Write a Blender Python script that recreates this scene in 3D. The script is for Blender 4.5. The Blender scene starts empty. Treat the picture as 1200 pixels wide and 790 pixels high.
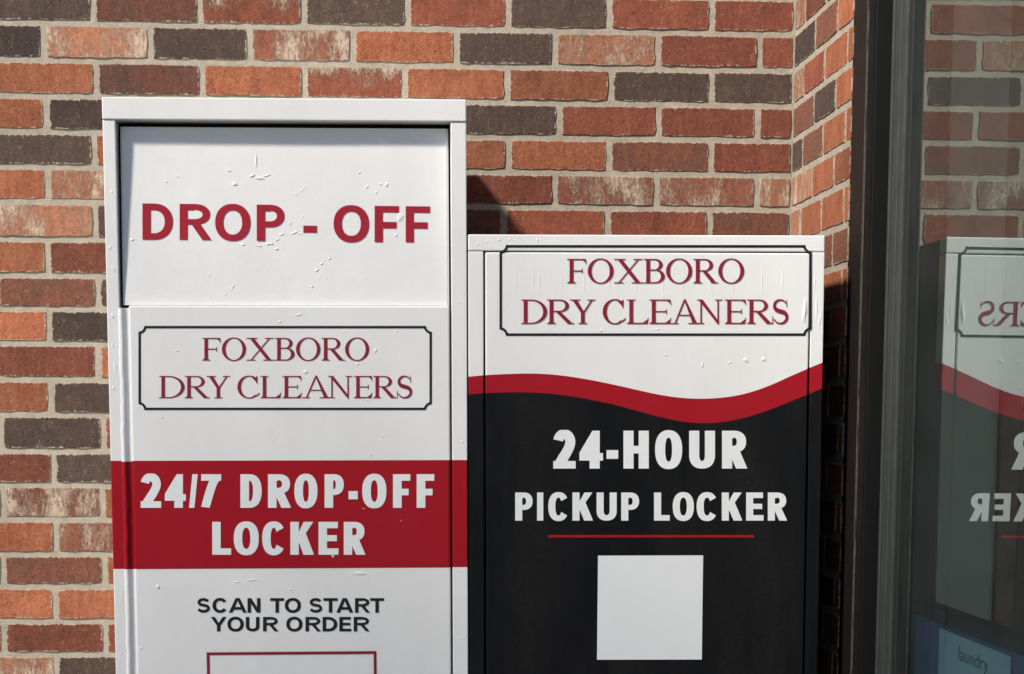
import bpy, bmesh, math, random
import numpy as np
from mathutils import Vector, Matrix
from mathutils.geometry import delaunay_2d_cdt

scene = bpy.context.scene
col = scene.collection
R = math.radians

# ------------------------------------------------------------------ camera
# The photograph is the upper half of a 3:4 portrait frame, so the optical axis
# meets the picture low down: a lens shift puts it there.
FPX, CX, CY = 2529.4, 596.385, 800.251
YAW, PITCH, ROLL = 0.05677, 0.12701, 0.00558
Z0 = 2.27                                   # height of the bed joint used as origin while measuring
CAM = np.array([0.5718, -4.4145, -0.7436 + Z0])
def cam_axes():
    f = np.array([math.sin(YAW)*math.cos(PITCH), math.cos(YAW)*math.cos(PITCH), -math.sin(PITCH)])
    r = np.array([math.cos(YAW), -math.sin(YAW), 0.0])
    u = np.cross(r, f)
    return (math.cos(ROLL)*r + math.sin(ROLL)*u, -math.sin(ROLL)*r + math.cos(ROLL)*u, f)
CR, CU, CF = cam_axes()
cam_data = bpy.data.cameras.new('camera')
cam = bpy.data.objects.new('camera', cam_data)
col.objects.link(cam)
cam_data.sensor_fit = 'HORIZONTAL'
cam_data.sensor_width = 36.0
cam_data.lens = FPX/1200*36
cam_data.shift_x = (600 - CX)/1200
cam_data.shift_y = (CY - 395)/1200
cam_data.clip_end = 2000
cam.matrix_world = Matrix(((CR[0], CU[0], -CF[0], CAM[0]), (CR[1], CU[1], -CF[1], CAM[1]),
                           (CR[2], CU[2], -CF[2], CAM[2]), (0, 0, 0, 1)))
scene.camera = cam

# ------------------------------------------------------------------ sky, sun, exposure
SUN_DIR = Vector((1.0, 0.75, -1.20)).normalized()       # the way the light travels
world = bpy.data.worlds.new('World')
scene.world = world
world.use_nodes = True
wn = world.node_tree
sky = wn.nodes.new('ShaderNodeTexSky')
sky.sky_type = 'NISHITA'
sky.sun_disc = False
sky.sun_elevation = math.asin(-SUN_DIR.z)
sky.sun_rotation = math.atan2(-SUN_DIR.x, -SUN_DIR.y)
sky.air_density = 1.0
sky.dust_density = 0.4
sky.ozone_density = 2.5
wn.links.new(sky.outputs[0], wn.nodes['Background'].inputs[0])
wn.nodes['Background'].inputs[1].default_value = 0.062
sun_data = bpy.data.lights.new('sun', 'SUN')
sun_data.energy = 4.9
sun_data.angle = R(5.5)
sun_data.color = (1.0, 0.91, 0.81)
sun = bpy.data.objects.new('sun', sun_data)
sun.rotation_euler = SUN_DIR.to_track_quat('-Z', 'Y').to_euler()
sun.location = (-6, -6, 9)
col.objects.link(sun)
scene.view_settings.view_transform = 'Standard'
scene.view_settings.look = 'None'
scene.view_settings.gamma = 1
scene.view_settings.exposure = 0.66

# ------------------------------------------------------------------ pixel -> place helpers
def ray(x, y):
    return CF + CR*((x - CX)/FPX) - CU*((y - CY)/FPX)
def on_y(x, y, Y):
    d = ray(x, y); return CAM + d*((Y - CAM[1])/d[1])
def on_x(x, y, X):
    d = ray(x, y); return CAM + d*((X - CAM[0])/d[0])

# ------------------------------------------------------------------ object helpers
def tag(o, label=None, cat=None, group=None, kind=None):
    if label: o['label'] = label
    if cat: o['category'] = cat
    if group: o['group'] = group
    if kind: o['kind'] = kind
    return o
def empty(name, loc=(0, 0, 0), rot=(0, 0, 0)):
    o = bpy.data.objects.new(name, None)
    o.location = loc; o.rotation_euler = rot
    o.empty_display_size = 0.1
    col.objects.link(o)
    return o
def link(name, me, mat=None, parent=None):
    if mat is not None and len(me.materials) == 0: me.materials.append(mat)
    o = bpy.data.objects.new(name, me)
    col.objects.link(o)
    if parent is not None: o.parent = parent
    return o
def mesh_from(verts, faces, smooth=False, name='m'):
    me = bpy.data.meshes.new(name)
    me.from_pydata([tuple(v) for v in verts], [], faces)
    me.update()
    if smooth:
        for p in me.polygons: p.use_smooth = True
    return me
def bm_mesh(bm, smooth=False):
    me = bpy.data.meshes.new('m')
    bm.normal_update(); bm.to_mesh(me); bm.free()
    if smooth:
        for p in me.polygons: p.use_smooth = True
    return me
def add_box(bm, x0, x1, y0, y1, z0, z1):
    v = [bm.verts.new(p) for p in ((x0,y0,z0),(x1,y0,z0),(x1,y1,z0),(x0,y1,z0),(x0,y0,z1),(x1,y0,z1),(x1,y1,z1),(x0,y1,z1))]
    for f in ((0,3,2,1),(4,5,6,7),(0,1,5,4),(1,2,6,5),(2,3,7,6),(3,0,4,7)):
        bm.faces.new([v[i] for i in f])
    return v
def box_mesh(x0, x1, y0, y1, z0, z1, bev=0.0, seg=2):
    bm = bmesh.new()
    add_box(bm, x0, x1, y0, y1, z0, z1)
    if bev > 0:
        bmesh.ops.bevel(bm, geom=list(bm.edges), offset=bev, segments=seg, profile=0.5, affect='EDGES')
    return bm_mesh(bm)

def colour_by_cuts(me, cuts, mats, plain_front=False):
    """cut a box by planes (point, normal) from top to bottom and give each slice its own film"""
    bm = bmesh.new(); bm.from_mesh(me)
    for co, no in cuts:
        bmesh.ops.bisect_plane(bm, geom=bm.verts[:]+bm.edges[:]+bm.faces[:], plane_co=co, plane_no=no, dist=1e-6)
    for f in bm.faces:
        c = f.calc_center_median()
        f.material_index = sum(1 for co, no in cuts if (c-Vector(co)).dot(Vector(no)) < 0)
    if plain_front:
        bm.normal_update()
        for f in bm.faces:
            if f.normal.y < -0.99: f.material_index = 0
    bm.to_mesh(me); bm.free()
    for m in mats: me.materials.append(m)
    return me

# ------------------------------------------------------------------ materials
def new_mat(name):
    m = bpy.data.materials.new(name); m.use_nodes = True
    return m, m.node_tree, m.node_tree.nodes['Principled BSDF']
def N(nt, kind, **kw):
    n = nt.nodes.new(kind)
    for k, v in kw.items(): setattr(n, k, v)
    return n
def noise(nt, vec, scale, detail=4, rough=0.55, dist=0.0):
    n = N(nt, 'ShaderNodeTexNoise')
    n.inputs['Scale'].default_value = scale; n.inputs['Detail'].default_value = detail
    n.inputs['Roughness'].default_value = rough; n.inputs['Distortion'].default_value = dist
    if vec is not None: nt.links.new(vec, n.inputs['Vector'])
    return n.outputs['Fac']
def ramp(nt, fac, stops):
    n = N(nt, 'ShaderNodeValToRGB')
    while len(n.color_ramp.elements) < len(stops): n.color_ramp.elements.new(0.5)
    for e, (p, c) in zip(n.color_ramp.elements, stops):
        e.position = p
        e.color = (c, c, c, 1) if isinstance(c, (int, float)) else (*c, 1)
    nt.links.new(fac, n.inputs[0])
    return n.outputs[0]
def mixc(nt, fac, a, b, mode='MIX'):
    n = N(nt, 'ShaderNodeMix', data_type='RGBA', blend_type=mode)
    for s, v in ((n.inputs[0], fac), (n.inputs[6], a), (n.inputs[7], b)):
        if isinstance(v, bpy.types.NodeSocket): nt.links.new(v, s)
        elif isinstance(v, (int, float)): s.default_value = v
        else: s.default_value = (*v, 1)
    return n.outputs[2]
def math_n(nt, op, a, b=None):
    n = N(nt, 'ShaderNodeMath', operation=op)
    for s, v in zip(n.inputs, (a, b)):
        if v is None: continue
        if isinstance(v, bpy.types.NodeSocket): nt.links.new(v, s)
        else: s.default_value = v
    return n.outputs[0]
def bump(nt, bsdf, h, strength=0.5, dist=0.001):
    n = N(nt, 'ShaderNodeBump')
    n.inputs['Strength'].default_value = strength; n.inputs['Distance'].default_value = dist
    nt.links.new(h, n.inputs['Height']); nt.links.new(n.outputs[0], bsdf.inputs['Normal'])
def brick_coords(nt, stretch=(1, 1, 1)):
    """object coordinates, shifted by a different amount on every brick"""
    tc = N(nt, 'ShaderNodeTexCoord'); oi = N(nt, 'ShaderNodeObjectInfo')
    sc = N(nt, 'ShaderNodeVectorMath', operation='MULTIPLY'); sc.inputs[1].default_value = stretch
    nt.links.new(tc.outputs['Object'], sc.inputs[0])
    ad = N(nt, 'ShaderNodeVectorMath', operation='ADD')
    sp = N(nt, 'ShaderNodeCombineXYZ')
    for i, k in enumerate((37.0, 91.0, 53.0)):
        nt.links.new(math_n(nt, 'MULTIPLY', oi.outputs['Random'], k), sp.inputs[i])
    nt.links.new(sc.outputs[0], ad.inputs[0]); nt.links.new(sp.outputs[0], ad.inputs[1])
    return ad.outputs[0], oi.outputs['Random']
def brick_mat(name, base, base2, flash=None, cover=0.0, specks=0.25, topw=False):
    m, nt, b = new_mat(name)
    v, rnd = brick_coords(nt)
    big = noise(nt, v, 16, 4, 0.65)
    c = mixc(nt, ramp(nt, big, [(0.36, 0.0), (0.64, 1.0)]), base, base2)
    # tone from brick to brick
    c = mixc(nt, 1.0, c, ramp(nt, rnd, [(0.0, (0.70, 0.72, 0.74)), (0.5, (1, 0.97, 0.95)), (1.0, (1.20, 1.16, 1.12))]), 'MULTIPLY')
    # upright drag marks of the cutting wire, then grit
    vd, _ = brick_coords(nt, (1, 1, 0.22))
    drag = noise(nt, vd, 85, 3, 0.6)
    c = mixc(nt, 1.0, c, ramp(nt, drag, [(0.3, 0.84), (0.7, 1.14)]), 'MULTIPLY')
    fine = noise(nt, v, 420, 4, 0.8)
    c = mixc(nt, 1.0, c, ramp(nt, fine, [(0.30, 0.55), (0.5, 1.0), (0.72, 1.42)]), 'MULTIPLY')
    mid = noise(nt, v, 130, 3, 0.7)
    c = mixc(nt, 1.0, c, ramp(nt, mid, [(0.3, 0.80), (0.7, 1.18)]), 'MULTIPLY')
    # dark iron pits
    pit = noise(nt, v, 230, 2, 0.5)
    pitm = ramp(nt, pit, [(0.67, 0.0), (0.72, 1.0)])
    c = mixc(nt, math_n(nt, 'MULTIPLY', pitm, 0.7), c, (0.035, 0.02, 0.015))
    # mortar smears and light specks
    vs, _ = brick_coords(nt, (1, 1, 0.7))
    sm = noise(nt, vs, 55, 6, 0.8)
    smm = math_n(nt, 'MULTIPLY', ramp(nt, sm, [(0.56, 0.0), (0.82, 1.0)]), ramp(nt, noise(nt, vs, 260, 4, 0.8), [(0.40, 0.0), (0.62, 1.0)]))
    c = mixc(nt, math_n(nt, 'MULTIPLY', smm, specks), c, (0.50, 0.42, 0.33))
    spk = ramp(nt, noise(nt, vs, 360, 2, 0.5), [(0.70, 0.0), (0.75, 1.0)])
    c = mixc(nt, math_n(nt, 'MULTIPLY', spk, 0.5), c, (0.60, 0.48, 0.38))
    h = math_n(nt, 'ADD', math_n(nt, 'MULTIPLY', fine, 0.5), math_n(nt, 'ADD', math_n(nt, 'MULTIPLY', mid, 0.7), math_n(nt, 'MULTIPLY', pitm, -0.6)))
    if flash is not None:
        vf, _ = brick_coords(nt, (1.3, 1, 0.55))
        a = noise(nt, vf, 150, 6, 0.85, 0.5)
        lo = noise(nt, vf, 15, 3, 0.6)
        s = math_n(nt, 'ADD', a, math_n(nt, 'MULTIPLY', math_n(nt, 'SUBTRACT', lo, 0.5), 0.9))
        if topw:
            tc = N(nt, 'ShaderNodeTexCoord'); sx = N(nt, 'ShaderNodeSeparateXYZ'); nt.links.new(tc.outputs['Object'], sx.inputs[0])
            s = math_n(nt, 'ADD', s, math_n(nt, 'MULTIPLY', sx.outputs[2], 6.0))
        fm = ramp(nt, s, [(0.56 - cover*0.3, 0.0), (0.72 - cover*0.25, 1.0)])
        c = mixc(nt, math_n(nt, 'MULTIPLY', fm, 0.85), c, flash)
        h = math_n(nt, 'ADD', h, math_n(nt, 'MULTIPLY', fm, 1.2))
    # mortar dragged over the arrises
    tc = N(nt, 'ShaderNodeTexCoord')
    sg = N(nt, 'ShaderNodeSeparateXYZ'); nt.links.new(tc.outputs['Generated'], sg.inputs[0])
    ex = math_n(nt, 'MULTIPLY', math_n(nt, 'SUBTRACT', 0.5, math_n(nt, 'ABSOLUTE', math_n(nt, 'SUBTRACT', sg.outputs[0], 0.5))), 0.17)
    ez = math_n(nt, 'MULTIPLY', math_n(nt, 'SUBTRACT', 0.5, math_n(nt, 'ABSOLUTE', math_n(nt, 'SUBTRACT', sg.outputs[2], 0.5))), 0.057)
    ed = math_n(nt, 'MINIMUM', ex, ez)
    en = noise(nt, v, 120, 5, 0.75)
    em = math_n(nt, 'SUBTRACT', math_n(nt, 'MULTIPLY', math_n(nt, 'SUBTRACT', en, 0.40), 0.020), ed)
    emm = ramp(nt, math_n(nt, 'MULTIPLY', em, 900.0), [(0.0, 0.0), (0.8, 1.0)])
    c = mixc(nt, math_n(nt, 'MULTIPLY', emm, 0.8), c, (0.37, 0.335, 0.275))
    nt.links.new(c, b.inputs['Base Color'])
    b.inputs['Roughness'].default_value = 0.88
    b.inputs['Specular IOR Level'].default_value = 0.25
    bump(nt, b, h, 0.8, 0.0016)
    return m
BM = {
 'O': brick_mat('brick_orange', (0.318, 0.119, 0.061), (0.258, 0.086, 0.043), specks=0.30),
 'R': brick_mat('brick_red', (0.224, 0.072, 0.043), (0.168, 0.053, 0.033), specks=0.35),
 'd': brick_mat('brick_brown', (0.129, 0.063, 0.043), (0.172, 0.063, 0.041), specks=0.4),
 'D': brick_mat('brick_dark', (0.060, 0.043, 0.036), (0.077, 0.053, 0.042), specks=0.5),
 'W': brick_mat('brick_flashed', (0.249, 0.097, 0.061), (0.194, 0.069, 0.045), flash=(0.482, 0.396, 0.306), cover=0.40),
 'P': brick_mat('brick_pale', (0.361, 0.167, 0.099), (0.310, 0.128, 0.072), flash=(0.533, 0.422, 0.324), cover=0.32),
 'T': brick_mat('brick_streaked', (0.232, 0.075, 0.043), (0.172, 0.055, 0.033), flash=(0.464, 0.378, 0.279), cover=0.05, topw=True),
}
def simple_mat(name, c, rough=0.5, metal=0.0, spec=0.5, nscale=0, namp=0.1, bscale=0, bdist=0.0005, coat=0.0):
    m, nt, b = new_mat(name)
    b.inputs['Roughness'].default_value = rough; b.inputs['Metallic'].default_value = metal
    b.inputs['Specular IOR Level'].default_value = spec; b.inputs['Coat Weight'].default_value = coat
    b.inputs['Base Color'].default_value = (*c, 1)
    tc = N(nt, 'ShaderNodeTexCoord')
    if nscale:
        n = noise(nt, tc.outputs['Object'], nscale, 5, 0.6)
        nt.links.new(mixc(nt, 1.0, c, ramp(nt, n, [(0.3, 1 - namp), (0.7, 1 + namp)]), 'MULTIPLY'), b.inputs['Base Color'])
    if bscale:
        bump(nt, b, noise(nt, tc.outputs['Object'], bscale, 3, 0.5), 0.6, bdist)
    return m
def vinyl_mat(name, c, rough=0.34, dust=0.05):
    """printed film on sheet steel: faint waviness, fingerprints in the gloss"""
    m, nt, b = new_mat(name)
    tc = N(nt, 'ShaderNodeTexCoord')
    st = N(nt, 'ShaderNodeMapping'); st.inputs['Scale'].default_value = (1, 1, 0.25)
    nt.links.new(tc.outputs['Object'], st.inputs[0])
    du = math_n(nt, 'MULTIPLY', ramp(nt, noise(nt, st.outputs[0], 7, 6, 0.7), [(0.40, 0.0), (0.75, 1.0)]), ramp(nt, noise(nt, tc.outputs['Object'], 300, 3, 0.7), [(0.35, 0.3), (0.65, 1.0)]))
    nt.links.new(mixc(nt, math_n(nt, 'MULTIPLY', du, dust), c, (0.33, 0.31, 0.28)), b.inputs['Base Color'])
    g = noise(nt, tc.outputs['Object'], 9, 6, 0.65)
    nt.links.new(ramp(nt, g, [(0.3, rough - 0.07), (0.7, rough + 0.10)]), b.inputs['Roughness'])
    w = noise(nt, tc.outputs['Object'], 22, 3, 0.5)
    f = noise(nt, tc.outputs['Object'], 420, 2, 0.5)
    bump(nt, b, math_n(nt, 'ADD', w, math_n(nt, 'MULTIPLY', f, 0.05)), 0.25, 0.0012)
    return m
M_WHITE = vinyl_mat('white_vinyl', (0.86, 0.855, 0.85), 0.34, 0.14)
M_FLAP = vinyl_mat('glossy_flap_vinyl', (0.86, 0.855, 0.85), 0.22, 0.16)
for nd in M_FLAP.node_tree.nodes:
    if nd.type == 'BUMP': nd.inputs['Distance'].default_value = 0.004
M_BLACK = vinyl_mat('black_vinyl', (0.0055, 0.0055, 0.0065), 0.40, 0.05)
M_BLACK.node_tree.nodes['Principled BSDF'].inputs['Specular IOR Level'].default_value = 0.16
M_RED = vinyl_mat('red_vinyl', (0.37, 0.006, 0.016), 0.36, 0.02)
M_RED.node_tree.nodes['Principled BSDF'].inputs['Specular IOR Level'].default_value = 0.2
M_CRIMSON = vinyl_mat('crimson_print', (0.25, 0.005, 0.026), 0.36, 0.0)
M_SIGNRED = vinyl_mat('sign_red_print', (0.36, 0.006, 0.020), 0.36, 0.0)
M_LETTER = vinyl_mat('white_print', (0.86, 0.87, 0.875), 0.36)
M_INK = vinyl_mat('black_print', (0.005, 0.005, 0.007), 0.4, 0.0)
M_STEEL = simple_mat('dark_steel', (0.022, 0.022, 0.024), 0.6)
M_BRONZE = simple_mat('bronze_frame', (0.0105, 0.0078, 0.0066), 0.55, 0.0, 0.3, 30, 0.25, 180, 0.0003)
M_BLACKFR = simple_mat('black_frame', (0.004, 0.0037, 0.0035), 0.5, 0.0, 0.3, 40, 0.2)
M_ALU = simple_mat('grey_aluminium', (0.060, 0.067, 0.064), 0.42, 0.1, 0.5, 25, 0.15, 200, 0.0002)
M_GASKET = simple_mat('rubber_gasket', (0.012, 0.013, 0.012), 0.7)
M_CAULK = simple_mat('caulk', (0.055, 0.047, 0.039), 0.8, 0, 0.3, 60, 0.4, 120, 0.001)
def mortar_mat():
    m, nt, b = new_mat('mortar')
    tc = N(nt, 'ShaderNodeTexCoord'); v = tc.outputs['Object']
    a = noise(nt, v, 8, 4, 0.6); f = noise(nt, v, 330, 4, 0.75); g = noise(nt, v, 45, 4, 0.65)
    c = mixc(nt, ramp(nt, a, [(0.3, 0.0), (0.7, 1.0)]), (0.365, 0.322, 0.255), (0.435, 0.388, 0.315))
    c = mixc(nt, 1.0, c, ramp(nt, f, [(0.25, 0.72), (0.6, 1.0), (0.8, 1.1)]), 'MULTIPLY')
    c = mixc(nt, 1.0, c, ramp(nt, g, [(0.3, 0.82), (0.6, 1.0)]), 'MULTIPLY')
    nt.links.new(c, b.inputs['Base Color'])
    b.inputs['Roughness'].default_value = 0.92; b.inputs['Specular IOR Level'].default_value = 0.2
    bump(nt, b, math_n(nt, 'ADD', g, math_n(nt, 'MULTIPLY', f, 0.4)), 0.8, 0.0022)
    return m
M_MORTAR = mortar_mat()

# ------------------------------------------------------------------ ground
def ground_mat(name, c1, c2, s):
    m, nt, b = new_mat(name)
    tc = N(nt, 'ShaderNodeTexCoord')
    a = noise(nt, tc.outputs['Object'], s, 6, 0.65); f = noise(nt, tc.outputs['Object'], 160, 3, 0.7)
    c = mixc(nt, a, c1, c2)
    nt.links.new(mixc(nt, 1.0, c, ramp(nt, f, [(0.3, 0.75), (0.7, 1.1)]), 'MULTIPLY'), b.inputs['Base Color'])
    b.inputs['Roughness'].default_value = 0.9
    bump(nt, b, f, 0.6, 0.003)
    return m
g = link('ground', mesh_from([(-300,-300,-0.15),(300,-300,-0.15),(300,300,-0.15),(-300,300,-0.15)], [(0,1,2,3)]), ground_mat('asphalt', (0.045,0.045,0.047), (0.062,0.06,0.06), 3))
tag(g, kind='structure')
pv = link('pavement', box_mesh(-9, 1.40, -4.9, 0.0, -0.149, 0.0, 0.01), ground_mat('concrete', (0.30,0.29,0.27), (0.38,0.365,0.34), 2))
tag(pv, kind='structure')

# ------------------------------------------------------------------ brick walls
rng = random.Random(11)
XC = 1.3889                                        # inner corner
PITCHX = 0.2032
# bed joints measured down the photograph (px at x = 60), turned into heights on the wall
BEDPX = [27.8,70.9,113.4,154.4,196,238,280.5,322.8,362,402.5,445,486,528.6,568.4,609,649.5,687.5,728,767]
BEDR = [39.2,82.3,123.3,164.6,205,244.3]           # the same at x = 900
bedz = []
for k, y in enumerate(BEDPX):
    z = on_y(60, y, 0)[2]
    if k < 6: z = 0.5*z + 0.5*on_y(900, BEDR[k], 0)[2]
    bedz.append(z)
HC = (bedz[0]-bedz[-1])/18
beds = {k: bedz[k] for k in range(19)}
for k in range(-1, -15, -1): beds[k] = beds[k+1] + HC
k = 19
while beds[k-1] - HC > -0.03:
    beds[k] = beds[k-1] - HC; k += 1
LAST = k - 1
def row_y_px(r, x):
    zc = 0.5*(beds[r-1] + beds[r]); return zc
# measured head joints per row (px), and the kind of each brick from left to right
ROWS = {  # row: ([joints px], kinds: one more than joints)
 0: ([109,234,356,477.5,595,714,834], 'DdTDRDRR'),
 1: ([51,176,293,413.5,534.7,650,771,890], 'DPDWODPRR'),
 2: ([112.5,236.7,356.5,474,594,716,833.7], 'OdOTOODD'),
 3: ([54,175,295,415,535,655,771.4,888], 'ODROODRRR'),
 4: ([110,232,353,474,595.3,713.3,833], 'DOROOOdR'),
 5: ([55.8,175,295,413,532,650,769,886.6], 'OPRORRWWP'),
 6: ([111.6,232,352,472,590.6,711.8,831], 'PDROdRRd'),
 7: ([55.8,175,294,412,530,649,767,885], 'ORORORdRR'),
 8: ([115], 'dD'), 9: ([57.4], 'OD'), 10: ([115], 'RO'), 11: ([59.7], 'OD'),
 12: ([1.1,120.8], 'RDR'), 13: ([62.7], 'RD'), 14: ([3.4,120], 'RWO'), 15: ([65.6], 'OW'),
 16: ([3.4,122.4], 'RdO'), 17: ([64.5], 'OO'), 18: ([4.6,123.7], 'RRR'), 19: ([66], 'PD'),
}
JOINT = 0.0119
def row_joints(r):
    """list of head joint X positions from far left to the corner"""
    zc = 0.5*(beds[r-1] + beds[r]) if (r-1) in beds and r in beds else 0
    if r in ROWS:
        px, kinds = ROWS[r]
        # invert the projection for this height: search x pixel row by fixed-point
        js = []
        for x in px:
            y = 400.0
            for _ in range(6):
                q = on_y(x, y, 0); y += (q[2]-zc)*(FPX/4.41)
            js.append(on_y(x, y, 0)[0])
        kinds = list(kinds)
    else:
        par = r % 2
        js = [0.0 if par == 0 else -0.5*PITCHX]; kinds = [rng.choice('OORRDdDWP') for _ in range(2)]
    while js[-1] + PITCHX*1.25 < XC:
        js.append(js[-1] + PITCHX + rng.uniform(-.003, .003))
        kinds.append(rng.choice('ORDRdODRWP'))
    while js[0] > -3.3:
        js.insert(0, js[0] - PITCHX + rng.uniform(-.003, .003)); kinds.insert(0, rng.choice('OORDRdWDOP'))
    return js, kinds
def brick_mesh(L, H, depth=0.05, seed=0):
    """one brick: an uneven outline with an arris, a little twist in the face"""
    q = random.Random(seed)
    nx, nz = (12 if L > 0.12 else 7), 4
    out = []
    def wob(a): return q.uniform(-a, a)
    for i in range(nx): out.append((-L/2 + L*i/nx, -H/2))
    for i in range(nz): out.append((L/2, -H/2 + H*i/nz))
    for i in range(nx): out.append((L/2 - L*i/nx, H/2))
    for i in range(nz): out.append((-L/2, H/2 - H*i/nz))
    ring0, ring1, ring2 = [], [], []
    n = len(out)
    for i, (x, z) in enumerate(out):
        corner = abs(abs(x)-L/2) < 1e-6 and abs(abs(z)-H/2) < 1e-6
        ax, az = wob(0.0011), wob(0.0011)
        s = q.uniform(0.0002, 0.0020) if corner else 0
        x2 = x + ax - math.copysign(s, x); z2 = z + az - math.copysign(s, z)
        ring0.append((x2, depth, z2)); ring1.append((x2, 0.0008 + wob(0.0003), z2))
        e = q.uniform(0.0005, 0.0012)
        ring2.append((x2 - math.copysign(e, x) * (abs(x) > L/2-0.006), 0.0 + wob(0.0003), z2 - math.copysign(e, z)*(abs(z) > H/2-0.004)))
    V = ring0 + ring1 + ring2
    F = []
    for a in (0, n):
        for i in range(n):
            j = (i+1) % n
            F.append((a+i, a+j, a+n+j, a+n+i))
    F.append(tuple(2*n + i for i in range(n)))
    return mesh_from(V, F)
BRICK_FULL = [brick_mesh(1.0*(PITCHX-JOINT), HC-JOINT, seed=s) for s in range(14)]
BRICK_HALF = [brick_mesh(0.5*(PITCHX-JOINT), HC-JOINT, seed=50+s) for s in range(8)]
variant = {}
def brick_data(kind, length):
    full = length > 0.14
    i = rng.randrange(len(BRICK_FULL if full else BRICK_HALF))
    key = (kind, full, i)
    if key not in variant:
        me = (BRICK_FULL if full else BRICK_HALF)[i].copy()
        me.materials.append(BM[kind]); variant[key] = me
    base = (PITCHX-JOINT)*(1.0 if full else 0.5)
    return variant[key], length/base
wall = tag(empty('brick_wall', (0, 0, 0)), 'long red and dark brown brick wall behind the two lockers', 'wall')
rest = bmesh.new()
rest_mats = ['O', 'R', 'd', 'D']
def rest_brick(x0, x1, z0, z1, y, kind):
    """bricks out of the picture, joined into one part"""
    s = len(rest.faces)
    v = add_box(rest, x0, x1, y, y+0.05, z0, z1)
    rest.faces.ensure_lookup_table()
    for f in rest.faces[s:]: f.material_index = rest_mats.index(kind if kind in rest_mats else 'R')
def seen(x0, x1, z0, z1):
    """does the picture show this stretch of the main wall (allowing a step to the side)?"""
    if z1 < 0.97 or z0 > 2.43 or x1 < -0.42: return False
    if x0 > 0.16 and x1 < 0.62 and z1 < 1.93: return False           # behind the tall locker
    if x0 > 0.60 and x1 < 1.25 and z1 < 1.70: return False           # behind the low locker
    return True
for r in range(-12, LAST+1):
    zt, zb = beds[r-1], beds[r]
    js, kinds = row_joints(r)
    edges = js + [XC + JOINT*0.2]
    for i in range(len(edges)-1):
        x0, x1 = edges[i] + JOINT/2, edges[i+1] - JOINT/2
        kd = kinds[i+1] if i+1 < len(kinds) else 'R'
        if x1 - x0 < 0.03: continue
        L = x1 - x0; H = (zt - zb) - JOINT
        if not seen(x0, x1, zb, zt):
            rest_brick(x0, x1, zb+JOINT/2, zt-JOINT/2, rng.uniform(-.001, .001), kd); continue
        me, sx = brick_data(kd, L)
        o = bpy.data.objects.new('brick', me); col.objects.link(o); o.parent = wall
        o.location = ((x0+x1)/2, rng.uniform(-0.0012, 0.0), (zt+zb)/2)
        o.scale = (sx if rng.random() < .5 else -sx, 1, H/(HC-JOINT)*(1 if rng.random() < .5 else 1))
        o.rotation_euler = (rng.uniform(-.004,.004), rng.uniform(-.004,.004), rng.uniform(-.002,.002))
rest_me = bpy.data.meshes.new('m'); rest.normal_update(); rest.to_mesh(rest_me); rest.free()
for kx in rest_mats: rest_me.materials.append(BM[kx])
tag(link('brick', rest_me, None, wall), kind='stuff')
from mathutils import noise as mnoise
def mortar_sheet(u0, u1, z0, z1, step, f, amp=0.0004):
    nu = int((u1-u0)/step); nz = int((z1-z0)/step)
    V = []; F = []
    for j in range(nz+1):
        for i in range(nu+1):
            u = u0 + (u1-u0)*i/nu; z = z0 + (z1-z0)*j/nz
            d = amp*mnoise.noise(Vector((u*60, z*60, 3.3))) + amp*0.8*mnoise.noise(Vector((u*17, z*17, 9.1)))
            V.append(f(u, z, d))
    for j in range(nz):
        for i in range(nu):
            a = j*(nu+1)+i
            F.append((a, a+1, a+nu+2, a+nu+1))
    return mesh_from(V, F, True)
REC = 0.0015
link('mortar', mortar_sheet(-0.5, XC+0.004, 0.95, 2.5, 0.0075, lambda u, z, d: (u, REC+d, z)), M_MORTAR, wall)
link('mortar', box_mesh(-3.4, XC+0.1, 0.012, 0.25, -0.1, 3.2), M_MORTAR, wall)
for x0, x1, z0, z1 in ((-3.4, -0.4995, -0.1, 3.2), (-0.4990, XC+.004, 2.4995, 3.2), (-0.4990, XC+.004, -0.1, 0.9505)):
    link('mortar', mesh_from([(x0, REC+.0004, z0), (x1, REC+.0004, z0), (x1, REC+.0004, z1), (x0, REC+.0004, z1)], [(0, 1, 2, 3)]), M_MORTAR, wall)

# the short wall that comes forward at the corner
ret = tag(empty('brick_wall', (XC, 0, 0)), 'short brick wall coming forward from the corner to the dark window frame', 'wall')
RET_END = 0.556
RROWS = {0: (None, 'PRO'), 1: (0, 'DdO'), 2: (1, 'PRO'), 3: (0, 'dDO'), 4: (1, 'DdO'), 5: (0, 'POO'), 6: (1, 'POO'), 7: (0, 'Rdd'), 8: (1,'RDO')}
S0, S1 = 0.2183, 0.1086
for r in range(-12, LAST+1):
    zt, zb = beds[r-1], beds[r]
    par = RROWS[r][0] if r in RROWS and RROWS[r][0] is not None else (r+1) % 2
    kinds = RROWS[r][1] if r in RROWS else [rng.choice('ORDdO') for _ in range(4)]
    js = [0.0, S0 if par == 0 else S1]
    while js[-1] + PITCHX < RET_END - 0.02: js.append(js[-1] + PITCHX)
    js.append(RET_END + JOINT/2)
    for i in range(len(js)-1):
        a, b = js[i] + JOINT/2, js[i+1] - JOINT/2
        if b - a < 0.02: continue
        L = b - a
        if L > 0.205: L = 0.205
        kd = kinds[min(i, len(kinds)-1)]
        me, sx = brick_data(kd, L)
        o = bpy.data.objects.new('brick', me); col.objects.link(o); o.parent = ret
        # face looks towards -X: local x runs along -Y
        o.rotation_euler = (0, rng.uniform(-.004,.004), -math.pi/2)
        o.scale = (sx, 1, (zt-zb-JOINT)/(HC-JOINT))
        o.location = (rng.uniform(-0.0007, 0.0002), -(a+b)/2, (zt+zb)/2)
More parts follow.
